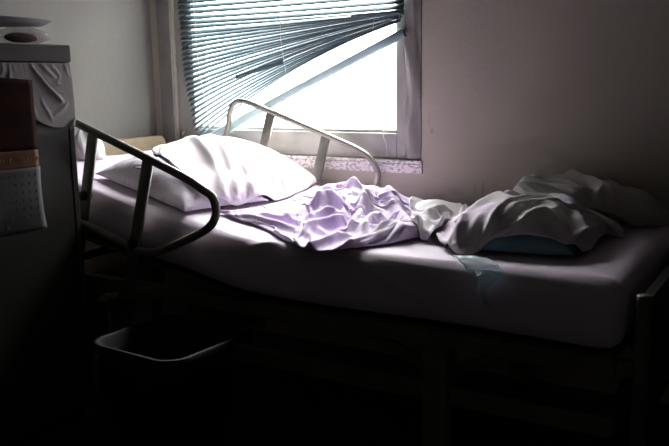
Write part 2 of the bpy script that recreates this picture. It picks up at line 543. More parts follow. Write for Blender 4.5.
def side_rail(y, ys):
    top = [(-2.30, .665), (-2.235, .76), (-2.18, .90), (-2.165, .965), (-2.14, 1.005), (-2.095, 1.012), (-2.03, .995), (-1.936, .963), (-1.80, .917), (-1.672, .873),
           (-1.56, .833), (-1.505, .806), (-1.468, .768), (-1.455, .728), (-1.468, .692), (-1.505, .662),
           (-1.58, .627), (-1.665, .592), (-1.70, .580), (-1.735, .575), (-1.775, .578), (-1.86, .602), (-2.05, .655), (-2.22, .703)]
    ddx = .012 if y > 2.3 else -.028
    if y > 2.3: top = top[1:-1] + [(-2.14, .679)]
    top = [(a + ddx, b - (.018 if y < 2.3 and b > .79 else 0)) for a, b in top]
    pts = [(x_, y, z_) for x_, z_ in catmull(top[1:-1] if y < 2.3 else top, 6)]
    rt = tube('side_rail', pts, .0115 if y > 2.3 else .0130, M['rail'], bed, seg=12)
    for (xa, za, xb, zb_) in (((-1.936, .970, -2.06, .56), (-1.672, .878, -1.81, .415)) if y > 2.3 else ((-1.970, .948, -2.075, .555), (-1.740, .868, -1.872, .415))):
        bm = bmesh.new()
        bm_tube(bm, [(xa, y + ys * .002, za), (xb, y + ys * .002, zb_)], .006, .021, 12, 6)
        from_bm('upright_bar', bm, M['rail'], bed)
        bm = bmesh.new()
        d = Vector((xa - xb, 0, za - zb_)).normalized()
        c = Vector((xb, y, zb_)) + d * .19
        bm_tube(bm, [c + Vector((0, -.016, 0)), c + Vector((0, .016, 0))], .016, seg=14)
        from_bm('clamp', bm, M['rubber'], bed)
    box('rail_mount', (-1.89, min(y, y + ys * .07), .405), (-1.80, max(y, y + ys * .07), .445), M['frame'], bed, .003)


side_rail(1.785, 1)
side_rail(2.712, -1)

# ------------------------------------------------------------------ mattress in its fitted sheet
def mt(x, y):
    """creases of the fitted sheet across the top"""
    return .008 * fbm(x * 4.0, y * 6.0, 3, 4) + .004 * (ridged(x * 5 + y * 3, y * 7 - x * 2, 8) - .5)


def mattress():
    nx, ny, nz = 150, 64, 16
    pts = {}
    lo = np.array([BX0, BY0, -.165]); hi = np.array([BX1, BY1, 0.0])
    bm = bmesh.new(); cache = {}
    def vert(i, j, k):
        key = (i, j, k)
        if key not in cache: cache[key] = bm.verts.new((i / nx, j / ny, k / nz))
        return cache[key]
    for i in range(nx):
        for j in range(ny):
            for k, fl in ((0, 1), (nz, 0)):
                f = [vert(i, j, k), vert(i + 1, j, k), vert(i + 1, j + 1, k), vert(i, j + 1, k)]
                bm.faces.new(f)
    for i in range(nx):
        for k in range(nz):
            for j in (0, ny):
                bm.faces.new([vert(i, j, k), vert(i + 1, j, k), vert(i + 1, j, k + 1), vert(i, j, k + 1)])
    for j in range(ny):
        for k in range(nz):
            for i in (0, nx):
                bm.faces.new([vert(i, j, k), vert(i, j + 1, k), vert(i, j + 1, k + 1), vert(i, j, k + 1)])
    vs = list(bm.verts)
    A = np.array([v.co[:] for v in vs])
    # spend more rows near the edges
    A[:, 1] = .5 - .5 * np.sign(.5 - A[:, 1]) * np.abs(1 - 2 * A[:, 1]) ** .9
    P = lo + A * (hi - lo)
    r = np.array([.05, .045, .045])
    inner = np.clip(P, lo + r, hi - r)
    d = (P - inner) / r
    L = np.linalg.norm(d, axis=1); Lm = np.maximum(np.abs(d).max(1), 1e-9)
    dirv = d / np.maximum(L, 1e-9)[:, None]
    P2 = inner + dirv * r * np.minimum(Lm, 1)[:, None]
    nrm = dirv
    x, y, z = P2.T
    top = np.clip((z + .05) / .05, 0, 1)
    front = np.clip((BY0 + .06 - y) / .06, 0, 1)
    # creases across the top, radiating from where the blankets pull
    wr = mt(x, y)
    # drawn folds on the front
    fold = np.zeros_like(x)
    for (pa, pb, w_, h_) in (((308, 258), (330, 282), .010, .008), ((336, 256), (380, 268), .010, .009), ((372, 266), (400, 290), .012, .010),
                             ((400, 290), (430, 303), .014, .008), ((245, 250), (285, 243), .010, .008), ((290, 250), (300, 262), .008, .006)):
        a = surf(*pa); b = surf(*pb)
        if a[1] < BY0 or pa[1] > 262: a = plane(*pa, 1, BY0)
        if b[1] < BY0 or pb[1] > 262: b = plane(*pb, 1, BY0)
        a = np.array([a[0], a[1], a[2] - BEDZ]); b = np.array([b[0], b[1], b[2] - BEDZ])
        ab = b - a; t = np.clip(((P2 - a) @ ab) / (ab @ ab), 0, 1)
        dd = np.linalg.norm(P2 - a - t[:, None] * ab, axis=1)
        fold += h_ * np.exp(-(dd / w_) ** 2) * np.sin(np.pi * np.clip(t, .08, .92))
    side = .010 * fbm(x * 2.2 + z * 3.5, z * 6, 15, 3) + .010 * (ridged(x * 1.6 - z * 4.5, z * 3.0 + x * 1.2, 22) - .5)
    disp = np.where(front > .5, side, wr) + fold
    P2 = P2 + nrm * disp[:, None] * np.where(L > 1e-6, 1, 0)[:, None]
    flat = (L <= 1e-6)
    x, y, z = P2.T
    base = zb(x)
    # sheet hangs a little lower and uneven along the front bottom
    low = np.clip((-.10 - z) / .06, 0, 1)
    z = np.maximum(z, -.172) + low * front * .006 * fbm(x * 2.5, x * 0, 40, 2)
    ang = np.where(x < XH, 1.0, 0.0)
    out = np.stack([x + np.where(x < XH, 1, 0) * 0, y, base + z], -1)
    for v, p_ in zip(vs, out): v.co = p_
    root = empty('mattress', (-1.38, 2.22, .476))
    tag(root, 'long mattress in a pale lavender fitted sheet lying on the hospital bed', 'mattress')
    from_bm('fitted_sheet', bm, M['sheet'], root)


mattress()


# ------------------------------------------------------------------ soft goods
def seg_dist(x, y, line):
    best = np.full(x.shape, 9.); along = np.zeros(x.shape)
    L = np.array(line); cum = 0; tot = np.sum(np.linalg.norm(np.diff(L, axis=0), axis=1))
    for a, b in zip(L[:-1], L[1:]):
        ab = b - a; l2 = ab @ ab + 1e-12
        t = np.clip(((x - a[0]) * ab[0] + (y - a[1]) * ab[1]) / l2, 0, 1)
        d = np.hypot(x - a[0] - t * ab[0], y - a[1] - t * ab[1])
        m_ = d < best
        best = np.where(m_, d, best); along = np.where(m_, (cum + t * math.sqrt(l2)) / tot, along)
        cum += math.sqrt(l2)
    return best, along


def px_line(pts, h=.03, n=5):
    q = [surf(a, b, h)[:2] for a, b in pts]
    return catmull(q, n) if len(q) > 2 else np.array(q)


def gauss(x, y, cx, cy, rx, ry, rot=0, p=2):
    c_, s_ = math.cos(rot), math.sin(rot)
    a = (c_ * (x - cx) + s_ * (y - cy)) / rx; b = (-s_ * (x - cx) + c_ * (y - cy)) / ry
    return np.exp(-(a * a + b * b) ** (p / 2))


def pillow(name, m, c, sx, sy, hgt, rz, base=0, seed=0, label=None, crease=.012, pinch=.10, lean=None):
    n = 70
    u = np.linspace(-1, 1, n); U, V = np.meshgrid(u, u, indexing='ij')
    px_ = U * (1 - pinch * (1 - V * V) * 0 - pinch * (np.abs(V) ** 2) * 0 - .06 * (1 - np.abs(V) ** 2) * np.abs(U)) * sx / 2
    py_ = V * (1 - .06 * (1 - np.abs(U) ** 2) * np.abs(V)) * sy / 2
    body = np.clip((1 - np.abs(U) ** 2.6), 0, 1) ** .55 * np.clip((1 - np.abs(V) ** 2.6), 0, 1) ** .55
    ca, sa = math.cos(rz), math.sin(rz)
    X = c[0] + ca * px_ - sa * py_; Y = c[1] + sa * px_ + ca * py_
    wr = crease * (ridged(px_ * 7 + 1, py_ * 5 + 2, seed) - .5) + crease * 1.4 * fbm(px_ * 9, py_ * 9, seed + 5)
    # radiating puckers by the corners
    th = np.arctan2(V, U)
    pk = .005 * np.sin(th * 26 + seed) * np.clip(np.hypot(U, V) - .8, 0, 1)
    ztop = zb(X) + base + .012 + body * hgt + (wr + pk) * np.sqrt(body)
    zbot = zb(X) + base + .012 - .010 * np.minimum(body * 2, 1)
    top = np.stack([X, Y, ztop], -1); bot = np.stack([X, Y, zbot], -1)
    bm = bmesh.new()
    vt = [[bm.verts.new(top[i, j]) for j in range(n)] for i in range(n)]
    vb = [[vt[i][j] if i in (0, n - 1) or j in (0, n - 1) else bm.verts.new(bot[i, j]) for j in range(n)] for i in range(n)]
    for i in range(n - 1):
        for j in range(n - 1):
            bm.faces.new((vt[i][j], vt[i + 1][j], vt[i + 1][j + 1], vt[i][j + 1]))
            f = (vb[i][j], vb[i][j + 1], vb[i + 1][j + 1], vb[i + 1][j])
            if len(set(f)) >= 3:
                try: bm.faces.new(f)
                except ValueError: pass
    return from_bm(name, bm, m)


S = lambda a, b, h=0: surf(a, b, h)[:2]


def pbd(P2, ku, kv, z0, under, steps=140, iters=14, g=.00030, bend=.25, free=None, seed=0, thick=.005, amp=.03, freq=11, shear=.35):
    """relax a gathered cloth: ku, kv say how much more cloth than floor there is along each grid direction"""
    nu, nv = P2.shape[:2]
    X = np.zeros((nu, nv, 3)); X[..., :2] = P2
    i = np.arange(nu)[:, None]; j = np.arange(nv)[None]
    ed = np.minimum(np.minimum(i, nu - 1 - i), np.minimum(j, nv - 1 - j))
    nz = fbm(P2[..., 0] * freq, P2[..., 1] * freq, seed, 3)
    X[..., 2] = z0 + np.minimum(ed / 4, 1) * (amp * nz + amp * .4)
    w = np.where(ed == 0, 0.0, 1.0)
    if free is not None: w = np.maximum(w, free)
    du = np.linalg.norm(np.diff(P2, axis=0), axis=2) * (ku[1:] + ku[:-1]) / 2
    dv = np.linalg.norm(np.diff(P2, axis=1), axis=2) * (kv[:, 1:] + kv[:, :-1]) / 2
    def pad(a, sh): return a
    groups = []
    for st in (0, 1):
        groups.append(((slice(st, nu - 1, 2), slice(None)), (slice(st + 1, nu, 2), slice(None)), du[st::2], 1.0))
        groups.append(((slice(None), slice(st, nv - 1, 2)), (slice(None), slice(st + 1, nv, 2)), dv[:, st::2], 1.0))
    dg = np.sqrt(((du[:, 1:] + du[:, :-1]) / 2) ** 2 + ((dv[1:] + dv[:-1]) / 2) ** 2)
    for st in (0, 1):
        groups.append(((slice(st, nu - 1, 2), slice(0, nv - 1)), (slice(st + 1, nu, 2), slice(1, nv)), dg[st::2], shear))
        groups.append(((slice(st, nu - 1, 2), slice(1, nv)), (slice(st + 1, nu, 2), slice(0, nv - 1)), dg[st::2], shear))
    for step, b in ((2, bend), (4, bend * .5)):
        bu = du[:-1] + du[1:] if step == 2 else du[:-3] + du[1:-2] + du[2:-1] + du[3:]
        bv = dv[:, :-1] + dv[:, 1:] if step == 2 else dv[:, :-3] + dv[:, 1:-2] + dv[:, 2:-1] + dv[:, 3:]
        for st in range(2 * step):
            ia = np.array([q for q in range(nu - step) if (q % (2 * step)) == st], int)
            if len(ia): groups.append(((ia, slice(None)), (ia + step, slice(None)), bu[ia], b))
            ja = np.array([q for q in range(nv - step) if (q % (2 * step)) == st], int)
            if len(ja): groups.append(((slice(None), ja), (slice(None), ja + step), bv[:, ja], b))
    V = np.zeros_like(X)
    for s in range(steps):
        V[..., 2] -= g
        V *= .93
        Y = X + V * w[..., None]
        for it in range(iters):
            for A, B, L, k in groups:
                d = Y[B] - Y[A]; l = np.sqrt((d * d).sum(-1)) + 1e-9
                wa = w[A]; wb = w[B]; ws = wa + wb + 1e-9
                c = (l - L) / l * k
                if k < 1 and k != shear: c = np.minimum(c, 0) if False else c
                c = (c / ws)[..., None] * d
                Y[A] += wa[..., None] * c; Y[B] -= wb[..., None] * c
            gz = under(Y[..., 0], Y[..., 1]) + thick
            hit = (Y[..., 2] < gz) & (w > 0)
            Y[..., 2] = np.where(hit, gz, Y[..., 2])
        # cloth rests on what is under it and drags there
        fr = np.where(hit, .5, 0.)[..., None]
        Y[..., :2] = Y[..., :2] * (1 - fr) + X[..., :2] * fr
        V = Y - X
        sp = np.linalg.norm(V, axis=-1, keepdims=True); V *= np.minimum(1, .012 / (sp + 1e-9))
        X = Y
    return X


def resample(P, n):
    P = np.array(P); d = np.concatenate([[0], np.cumsum(np.linalg.norm(np.diff(P, axis=0), axis=1))]); t = np.linspace(0, d[-1], n)
    return np.stack([np.interp(t, d, P[:, k]) for k in range(P.shape[1])], -1)


def coons(front, right, back, left, nu, nv):
    """front and back run left to right, left and right run front to back"""
    f = resample(catmull(front, 8), nu); b = resample(catmull(back, 8), nu); l = resample(catmull(left, 8), nv); r = resample(catmull(right, 8), nv)
    u = np.linspace(0, 1, nu)[:, None, None]; v = np.linspace(0, 1, nv)[None, :, None]
    return (1 - v) * f[:, None] + v * b[:, None] + (1 - u) * l[None] + u * r[None] - ((1 - u) * (1 - v) * f[0] + u * (1 - v) * f[-1] + (1 - u) * v * b[0] + u * v * b[-1])


class Height:
    """what already lies on the bed, as heights on a 5 mm raster"""
    x0, y0, c = -2.6, 1.7, .005

    def __init__(self):
        gx = self.x0 + np.arange(480) * self.c; gy = self.y0 + np.arange(220) * self.c
        GX, GY = np.meshgrid(gx, gy, indexing='ij')
        self.z = zb(GX) + np.maximum(mt(GX, GY), -.004)

    def add(self, P):
        Q = P
        for _ in range(2):
            a = np.zeros((Q.shape[0] * 2 - 1, Q.shape[1], 3)); a[::2] = Q; a[1::2] = (Q[1:] + Q[:-1]) / 2
            Q = np.zeros((a.shape[0], a.shape[1] * 2 - 1, 3)); Q[:, ::2] = a; Q[:, 1::2] = (a[:, 1:] + a[:, :-1]) / 2
        i = np.clip(np.round((Q[..., 0] - self.x0) / self.c).astype(int), 0, 479); j = np.clip(np.round((Q[..., 1] - self.y0) / self.c).astype(int), 0, 219)
        for di in (-1, 0, 1):
            for dj in (-1, 0, 1):
                np.maximum.at(self.z, (np.clip(i + di, 0, 479), np.clip(j + dj, 0, 219)), Q[..., 2])

    def __call__(self, x, y):
        fx = np.clip((x - self.x0) / self.c, 0, 478.9); fy = np.clip((y - self.y0) / self.c, 0, 218.9)
        i = fx.astype(int); j = fy.astype(int); u = fx - i; v = fy - j; z = self.z
        return (z[i, j] * (1 - u) + z[i + 1, j] * u) * (1 - v) + (z[i, j + 1] * (1 - u) + z[i + 1, j + 1] * u) * v


HT = Height()


def SH(px, py):
    """where the sight line meets whatever already lies on the bed"""
    d = ray(px, py); t = 1.2
    while t < 4.5:
        p = EYE + d * t
        if p[2] <= float(HT(p[0], p[1])) + .006: return p[:2]
        t += .002
    return p[:2]



def lay(name, m, sides, n, ku, kv, bump=None, lines=(), keep=.75, fine=0, thick=.006, shell=.004, add=True, **kw):
    """lay a gathered cloth on the bed and let it settle"""
    P = coons(*sides, n[0], n[1]); x, y = P[..., 0], P[..., 1]
    gx = HT.x0 + np.arange(480) * HT.c; gy = HT.y0 + np.arange(220) * HT.c
    GX, GY = np.meshgrid(gx, gy, indexing='ij')
    un = HT.z.copy()
    if bump is not None: un = np.maximum(un, zb(GX) + bump(GX, GY))
    rg = np.zeros_like(un)
    for ln, w, h in lines:
        d, s_ = seg_dist(GX + .01 * fbm(GX * 12, GY * 12, 71, 2), GY + .01 * fbm(GX * 12, GY * 12, 72, 2), ln)
        rg = np.maximum(rg, h * np.exp(-(d / w) ** 2) * np.clip(np.minimum(s_, 1 - s_) * 5 + .2, 0, 1))
    H2 = Height.__new__(Height); H2.z = un + keep * rg
    base = H2.__call__
    H3 = Height.__new__(Height); H3.z = un + rg
    z0 = H3(x, y) + thick
    e_ = np.ones(x.shape, bool); e_[1:-1, 1:-1] = False
    H4 = Height.__new__(Height); H4.z = HT.z
    he = H4(x, y) + thick
    for ax in (0, 1):
        for row in (0, -1):
            ln = he[row] if ax == 0 else he[:, row]
            mx = np.max([np.roll(np.pad(ln, 6, 'edge'), k)[6:-6] for k in range(-3, 4)], axis=0)
            sm = np.mean([np.roll(np.pad(mx, 6, 'edge'), k)[6:-6] for k in range(-3, 4)], axis=0)
            if ax == 0: he[row] = sm
            else: he[:, row] = sm
    z0 = np.where(e_, he, z0)
    H2.z = un + keep * rg
    ku = ku(x, y) if callable(ku) else ku + 0 * x; kv = kv(x, y) if callable(kv) else kv + 0 * x
    A = pbd(P, ku, kv, z0, base, thick=thick, **kw)
    if add: HT.add(A)
    o = from_grid(name, A, m, thick=shell, offset=0)
    sb = o.modifiers.new('smooth', 'SUBSURF'); sb.levels = 1; sb.render_levels = 1
    return o


def pil(x, y, c, sx, sy, hgt, rz, p=2.6, q=.55):
    ca, sa = math.cos(rz), math.sin(rz)
    u = np.clip(np.abs((x - c[0]) * ca + (y - c[1]) * sa) / (sx / 2), 0, 1); v = np.clip(np.abs(-(x - c[0]) * sa + (y - c[1]) * ca) / (sy / 2), 0, 1)
    return hgt * (1 - u ** p) ** q * (1 - v ** p) ** q


def grid_of(o, n=70):
    a = np.array([v.co[:] for v in o.data.vertices])
    return a


def add_points(P):
    i = np.round((P[:, 0] - HT.x0) / HT.c).astype(int); j = np.round((P[:, 1] - HT.y0) / HT.c).astype(int)
    for di in (-1, 0, 1):
        for dj in (-1, 0, 1):
            np.maximum.at(HT.z, (np.clip(i + di, 0, 479), np.clip(j + dj, 0, 219)), P[:, 2])


# pillow at the head
pw = pillow('pillow', M['pillowcase'], (-1.878, 2.080), .48, .37, .09, math.radians(-9), .004, 3)
tag(pw, 'pillow in a floral lavender case below the headboard, half under the white quilt', 'pillow')
add_points(grid_of(pw))
eb = [SH(138.5 + 4.5 * math.cos(a), 165.5 + 2.0 * math.sin(a)) for a in np.linspace(0, 2 * math.pi, 24, endpoint=False)]
M['thread'] = mat('grey_violet_thread', (.22, .18, .30), .8, (.28, .23, .36), 40)
tube('embroidery', [(q[0], q[1], float(HT(q[0], q[1])) + .001) for q in eb], .0022, M['thread'], pw, seg=6, closed=True)
# blue pillow by the foot
bp = pillow('pillow', M['blue_pillow'], (-.69, 2.145), .325, .36, .095, math.radians(8), .004, 17, crease=.008)
tag(bp, 'dark blue pillow near the foot of the bed, showing under a folded sheet', 'pillow')
add_points(grid_of(bp))

# white quilt heaped over the pillow
qb = lambda x, y: pil(x, y, (-1.90, 2.32), .50, .74, .150, math.radians(4), 2.4, .7)
o = lay('quilt', M['quilt'],
        ([(-2.13, 2.24), (-2.02, 2.10), (-1.88, 2.02), (-1.78, 1.97), S(205, 212)], [S(205, 212), (-1.635, 2.09), (-1.62, 2.28), (-1.645, 2.48), (-1.69, 2.66)],
         [(-2.16, 2.66), (-1.9, 2.67), (-1.69, 2.66)], [(-2.13, 2.24), (-2.18, 2.45), (-2.16, 2.66)]),
        (96, 100), 1.10, 1.09, bump=qb, amp=.03, freq=13, bend=.025, g=.0007, seed=5, steps=150,
        lines=[(px_line(p_, .10), w, h) for p_, w, h in (([(186, 149), (203, 160), (222, 178), (229, 206)], .020, .030), ([(205, 148), (226, 164), (238, 182), (240, 206)], .018, .028),
               ([(240, 166), (251, 174), (252, 190), (246, 204)], .016, .034), ([(262, 186), (285, 186), (308, 181)], .018, .022), ([(214, 188), (222, 206)], .012, .018))])
tag(o, 'white rumpled quilt heaped over the pillow beside the window, brightest on the bed', 'quilt')

# lavender blanket, thrown back in a heap
hx_ = [-1.60, -1.52, -1.469, -1.387, -1.348, -1.277, -1.223, -1.175, -1.137]
hz_ = [.0, .030, .052, .068, .060, .056, .048, .025, .0]
def lb(x, y):
    yb = 2.12 + .55 * (x + 1.43)
    pr = np.clip((y - yb) / .17, 0, 1); pr = pr * (2 - pr); bk = np.clip((2.66 - y) / .12, 0, 1)
    return np.interp(x + .25 * (y - 2.4), hx_, hz_) * pr * (bk * (2 - bk)) * (.55 + .55 * ridged(x * 9 + 5 * y, y * 11 - 4 * x, 45, .9)) + .007 * ridged(x * 16 + y * 8, y * 26 - x * 6, 47, .8)
def lk_(x, y):
    return np.exp(-(((x + 1.33) / .27) ** 2 + ((y - 2.40) / .2) ** 2) ** 1.5)
lines = [(px_line(p_, .025), w, h) for p_, w, h in (
    ([(222, 215), (250, 222), (275, 230), (296, 243)], .011, .022), ([(230, 211), (262, 219), (290, 227), (318, 238)], .011, .022),
    ([(255, 210), (280, 217), (305, 224), (329, 233)], .011, .022), ([(245, 226), (264, 230), (284, 238)], .010, .018), ([(300, 246), (318, 241), (334, 236), (352, 232)], .012, .024),
    ([(318, 250), (345, 244), (366, 238), (392, 233)], .012, .026), ([(335, 232), (360, 228), (388, 226), (410, 229)], .012, .024),
    ([(352, 248), (378, 243), (400, 238), (418, 236)], .011, .020), ([(372, 233), (392, 230), (414, 231)], .009, .018), ([(286, 214), (304, 220), (322, 228)], .010, .020), ([(328, 240), (338, 233), (348, 229)], .010, .03))]
lines += [(px_line(p_, .07), w, h) for p_, w, h in (
    ([(300, 217), (318, 212), (336, 208), (350, 205)], .014, .045), ([(304, 208), (318, 203), (332, 202), (346, 206)], .012, .04), ([(312, 198), (326, 195), (338, 199), (348, 207)], .012, .04),
    ([(346, 217), (355, 209), (362, 201), (369, 194)], .016, .045), ([(361, 217), (368, 209), (377, 204), (384, 208)], .013, .04), ([(374, 216), (392, 214), (408, 220)], .016, .045),
    ([(372, 193), (390, 196), (404, 205), (416, 220)], .020, .035), ([(320, 189), (334, 185), (350, 188), (362, 192)], .018, .035), ([(384, 188), (396, 196), (402, 208)], .012, .03), ([(283, 203), (291, 205), (296, 202)], .014, .035))]
o = lay('blanket', M['lavender'],
        ([S(217, 215), S(240, 222), S(266, 232), S(281, 240), S(299, 250), S(318, 254), S(342, 253), S(375, 248), S(405, 243), S(420, 240)],
         [S(420, 240), S(424, 230), (-1.06, 2.40), (-1.12, 2.62)], [(-1.63, 2.62), (-1.45, 2.65), (-1.30, 2.65), (-1.12, 2.62)],
         [S(217, 215), (-1.598, 2.09), (-1.588, 2.28), (-1.60, 2.46), (-1.63, 2.62)]),
        (140, 140), lambda x, y: 1.10 + .18 * lk_(x, y), lambda x, y: 1.20 + .10 * lk_(x, y), bump=lb, lines=lines, keep=.95,
        amp=.018, freq=34, bend=.004, g=.0011, seed=2, steps=150)
tag(o, 'thin lavender blanket thrown back in a crumpled heap at the middle of the bed', 'blanket')

# folded sheet over the blue pillow
mlines = [(px_line(p_, .10), w, h) for p_, w, h in (
    ([(447, 240), (456, 218), (470, 207), (495, 204), (518, 210)], .018, .030),
    ([(458, 246), (470, 226), (500, 214), (540, 208), (582, 214)], .013, .026),
    ([(470, 252), (482, 233), (505, 222), (545, 216), (590, 226)], .011, .024),
    ([(484, 252), (494, 240), (516, 231), (556, 229), (592, 238)], .010, .022),
    ([(446, 246), (452, 234), (462, 222), (478, 214)], .011, .024), ([(464, 250), (476, 229), (502, 217), (542, 211), (586, 220)], .009, .02), ([(478, 253), (490, 237), (512, 226), (552, 222), (592, 232)], .009, .02), ([(560, 200), (582, 212), (598, 228)], .012, .02),
    ([(500, 203), (520, 195), (548, 197), (584, 208)], .030, .028))]
mb = lambda x, y: pil(x, y, (-.70, 2.24), .50, .50, .096, math.radians(8), 2.2, .7) * (.93 + .16 * ridged(x * 8 + y * 7, y * 20 - x * 9, 53, .7))
o = lay('sheet', M['mound_sheet'],
        ([S(441, 241), S(447, 252), S(458, 257), S(474, 257), SH(488, 250), SH(503, 242), SH(530, 237), SH(552, 240), SH(566, 247), S(577, 258), S(591, 253)],
         [S(591, 253), S(604, 238), (-.455, 2.33), (-.49, 2.47)], [(-.93, 2.44), (-.82, 2.49), (-.65, 2.51), (-.49, 2.47)],
         [S(441, 241), (-.965, 2.25), (-.93, 2.44)]),
        (110, 100), 1.08, 1.12, bump=mb, lines=mlines, keep=.95, amp=.012, freq=24, bend=.008, g=.0008, seed=11, steps=140)
tag(o, 'folded pale and lavender sheet laid in curved pleats over the dark blue pillow', 'sheet')

# pale sheet, bunched between the lavender heap and the right-hand mound
plines = [(px_line(p_, .04), w, h) for p_, w, h in (
    ([(414, 232), (419, 226), (425, 228), (424, 238)], .015, .04), ([(424, 240), (434, 240), (442, 236)], .015, .035),
    ([(444, 236), (448, 224), (452, 212)], .018, .05), ([(425, 212), (438, 207), (450, 205)], .025, .035))]
o = lay('sheet', M['rumpled'],
        ([S(411, 237), S(424, 243), S(442, 243)], [S(442, 243), S(449, 228), (-1.0, 2.42), (-.99, 2.60)],
         [(-1.24, 2.60), (-1.1, 2.66), (-.99, 2.60)], [S(411, 237), S(413, 224), (-1.17, 2.42), (-1.24, 2.60)]),
        (64, 90), 1.14, 1.14, bump=lambda x, y: .04 * gauss(x, y, -1.12, 2.5, .07, .13), lines=plines, amp=.025, freq=24, bend=.01, g=.0008, seed=19, steps=150)
tag(o, 'pale bunched bed sheet lying between the lavender heap and the blue pillow', 'sheet')

# grey blanket folded against the wall
fx_ = [-.86, -.84, -.80, -.74, -.66, -.57, -.50, -.45, -.40, -.37]
fz_ = [.02, .07, .118, .128, .122, .108, .095, .072, .04, .0]
def fb(x, y):
    pr = np.clip((y - 2.40 - .1 * np.clip((x + .6) / .2, 0, 1)) / .06, 0, 1); pr = np.sqrt(pr * (2 - pr))
    return np.interp(x, fx_, fz_) * pr + .018 * np.clip((ridged(x * 3.2 + y * 2, y * 9 + x * 2.2, 34) - .55) * 2.2, 0, 1) * pr + .016 * ridged(x * 7 + y * 4, y * 22 + x * 8, 36, .8) * pr - .008
o = lay('folded_blanket', M['blanket'],
        ([(-.84, 2.47), (-.74, 2.415), (-.58, 2.43), (-.46, 2.48), (-.385, 2.54)], [(-.385, 2.54), (-.375, 2.60), (-.39, 2.665)],
         [(-.87, 2.67), (-.65, 2.675), (-.39, 2.665)], [(-.84, 2.47), (-.875, 2.56), (-.87, 2.67)]),
        (96, 60), 1.06, 1.08, bump=fb, keep=.95, lines=[(px_line(p_, .10), w, h) for p_, w, h in (([(529, 196), (527, 184), (534, 179)], .026, .006), ([(545, 182), (575, 186), (605, 194), (622, 206)], .014, .022), ([(548, 177), (590, 183), (625, 191)], .014, .018), ([(556, 194), (585, 199), (600, 214)], .014, .02), ([(606, 192), (598, 200), (604, 214)], .012, .022), ([(612, 198), (640, 202), (652, 212)], .014, .02))], amp=.02, freq=18, bend=.03, g=.0009, seed=23, steps=140)
tag(o, 'grey-cream blanket folded in a long pile against the wall at the foot of the bed', 'blanket')

# thin pale-blue plastic bag trailing over the mattress edge
n1, n2 = 26, 12
ctr = catmull([surf(459, 262), surf(470, 264), surf(484, 268), surf(491, 273), np.array([-.672, BY0 - .013, .585]), np.array([-.655, BY0 - .013, .545])], 5)
Lc = len(ctr)
G = np.zeros((Lc, n2, 3))
for i in range(Lc):
    t = i / (Lc - 1)
    w = .008 + .032 * math.sin(math.pi * min(t * 1.15 + .06, 1)) ** .8
    for j in range(n2):
        v = j / (n2 - 1) * 2 - 1
        q = ctr[i] + np.array([v * w * .9, v * w * .35 * (1 - t), 0])
        if q[1] < BY0 + .045:
            q[1] = min(q[1], BY0 + .045)
        G[i, j] = q
for i in range(Lc):
    for j in range(n2):
        x_, y_, z_ = G[i, j]
        wv = .008 * ridged(np.array(i * .45), np.array(j * .6), 51)
        if y_ > BY0 + .03: G[i, j, 2] = float(zb(x_)) + .012 + wv
        elif y_ > BY0 - .005:
            k_ = (BY0 + .03 - y_) / .035
            G[i, j, 2] = min(z_ + .02, float(zb(x_)) + .012 - .035 * k_ * k_) + wv; G[i, j, 1] = y_ - .012 * k_
        else: G[i, j, 1] = BY0 - .016 - wv
o = from_grid('plastic_bag', G, M['blue_bag'], thick=.001)
tag(o, 'crumpled pale blue plastic bag hanging over the mattress edge by the blue pillow', 'bag')

# white towel bundled against the headboard
towel_c = plane(89, 150, 0, -2.36)
n = 40
th = np.linspace(0, 2 * np.pi, n, endpoint=False)
rows = []
tz0 = float(zb(-2.36)) + .002
for k, s_ in enumerate(np.linspace(0, 1, 22)):
    rr = (1 - s_ ** 3 * .75)
    f = 1 + .12 * np.sin(th * 5 + s_ * 3) + .08 * np.sin(th * 9 + 2 + s_)
    X = -2.37 + .04 * rr * f * np.cos(th) - .02 * s_
    Y = 2.125 + .062 * rr * f * np.sin(th)
    Zr = tz0 + .115 * s_ + .004 * np.sin(th * 7 + s_ * 5)
    if k == 0: Zr = np.maximum(zb(X) + .003, tz0 - .02)
    rows.append(np.stack([X, Y, Zr + 0 * th], -1))
o = from_grid('towel', np.array(rows), M['towel'], wrap_v=True, caps=True)
tag(o, 'white towel bundled upright at the head of the mattress, against the headboard', 'towel')

# ------------------------------------------------------------------ locker
LX, LY0, LY1, LZ = -2.011, 1.16, 1.748, 1.215
lk = empty('locker', (-2.23, 1.45, 0))
tag(lk, 'grey-green metal locker standing beside the head of the bed', 'locker')
bm = bmesh.new()
bm_box(bm, (-2.45, LY0, .03), (-2.435, LY1, LZ), .001)            # back
bm_box(bm, (-2.435, LY0, .03), (LX - .004, LY0 + .02, LZ), .001)  # sides
bm_box(bm, (-2.435, LY1 - .02, .03), (LX - .004, LY1, LZ), .001)
bm_box(bm, (-2.435, LY0 + .02, .03), (LX - .02, LY1 - .02, .05), .001)
bm_box(bm, (-2.435, LY0 + .02, .62), (LX - .03, LY1 - .02, .635), .001)
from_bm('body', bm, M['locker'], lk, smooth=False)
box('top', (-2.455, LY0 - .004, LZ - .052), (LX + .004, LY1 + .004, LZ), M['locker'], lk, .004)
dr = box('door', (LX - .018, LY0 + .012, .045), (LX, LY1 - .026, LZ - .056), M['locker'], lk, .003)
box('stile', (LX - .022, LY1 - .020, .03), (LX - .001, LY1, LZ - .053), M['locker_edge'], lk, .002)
for yy in (LY0 + .03, LY1 - .04):
    for xx in (-2.42, -2.05):
        box('foot', (xx - .015, yy - .015, 0), (xx + .015, yy + .015, .032), M['rubber'], lk, .003)
for zz in (.22, .98):
    tube('hinge', [(LX - .006, LY1 - .023, zz - .03), (LX - .006, LY1 - .023, zz + .03)], .004, M['locker_edge'], lk, seg=8)

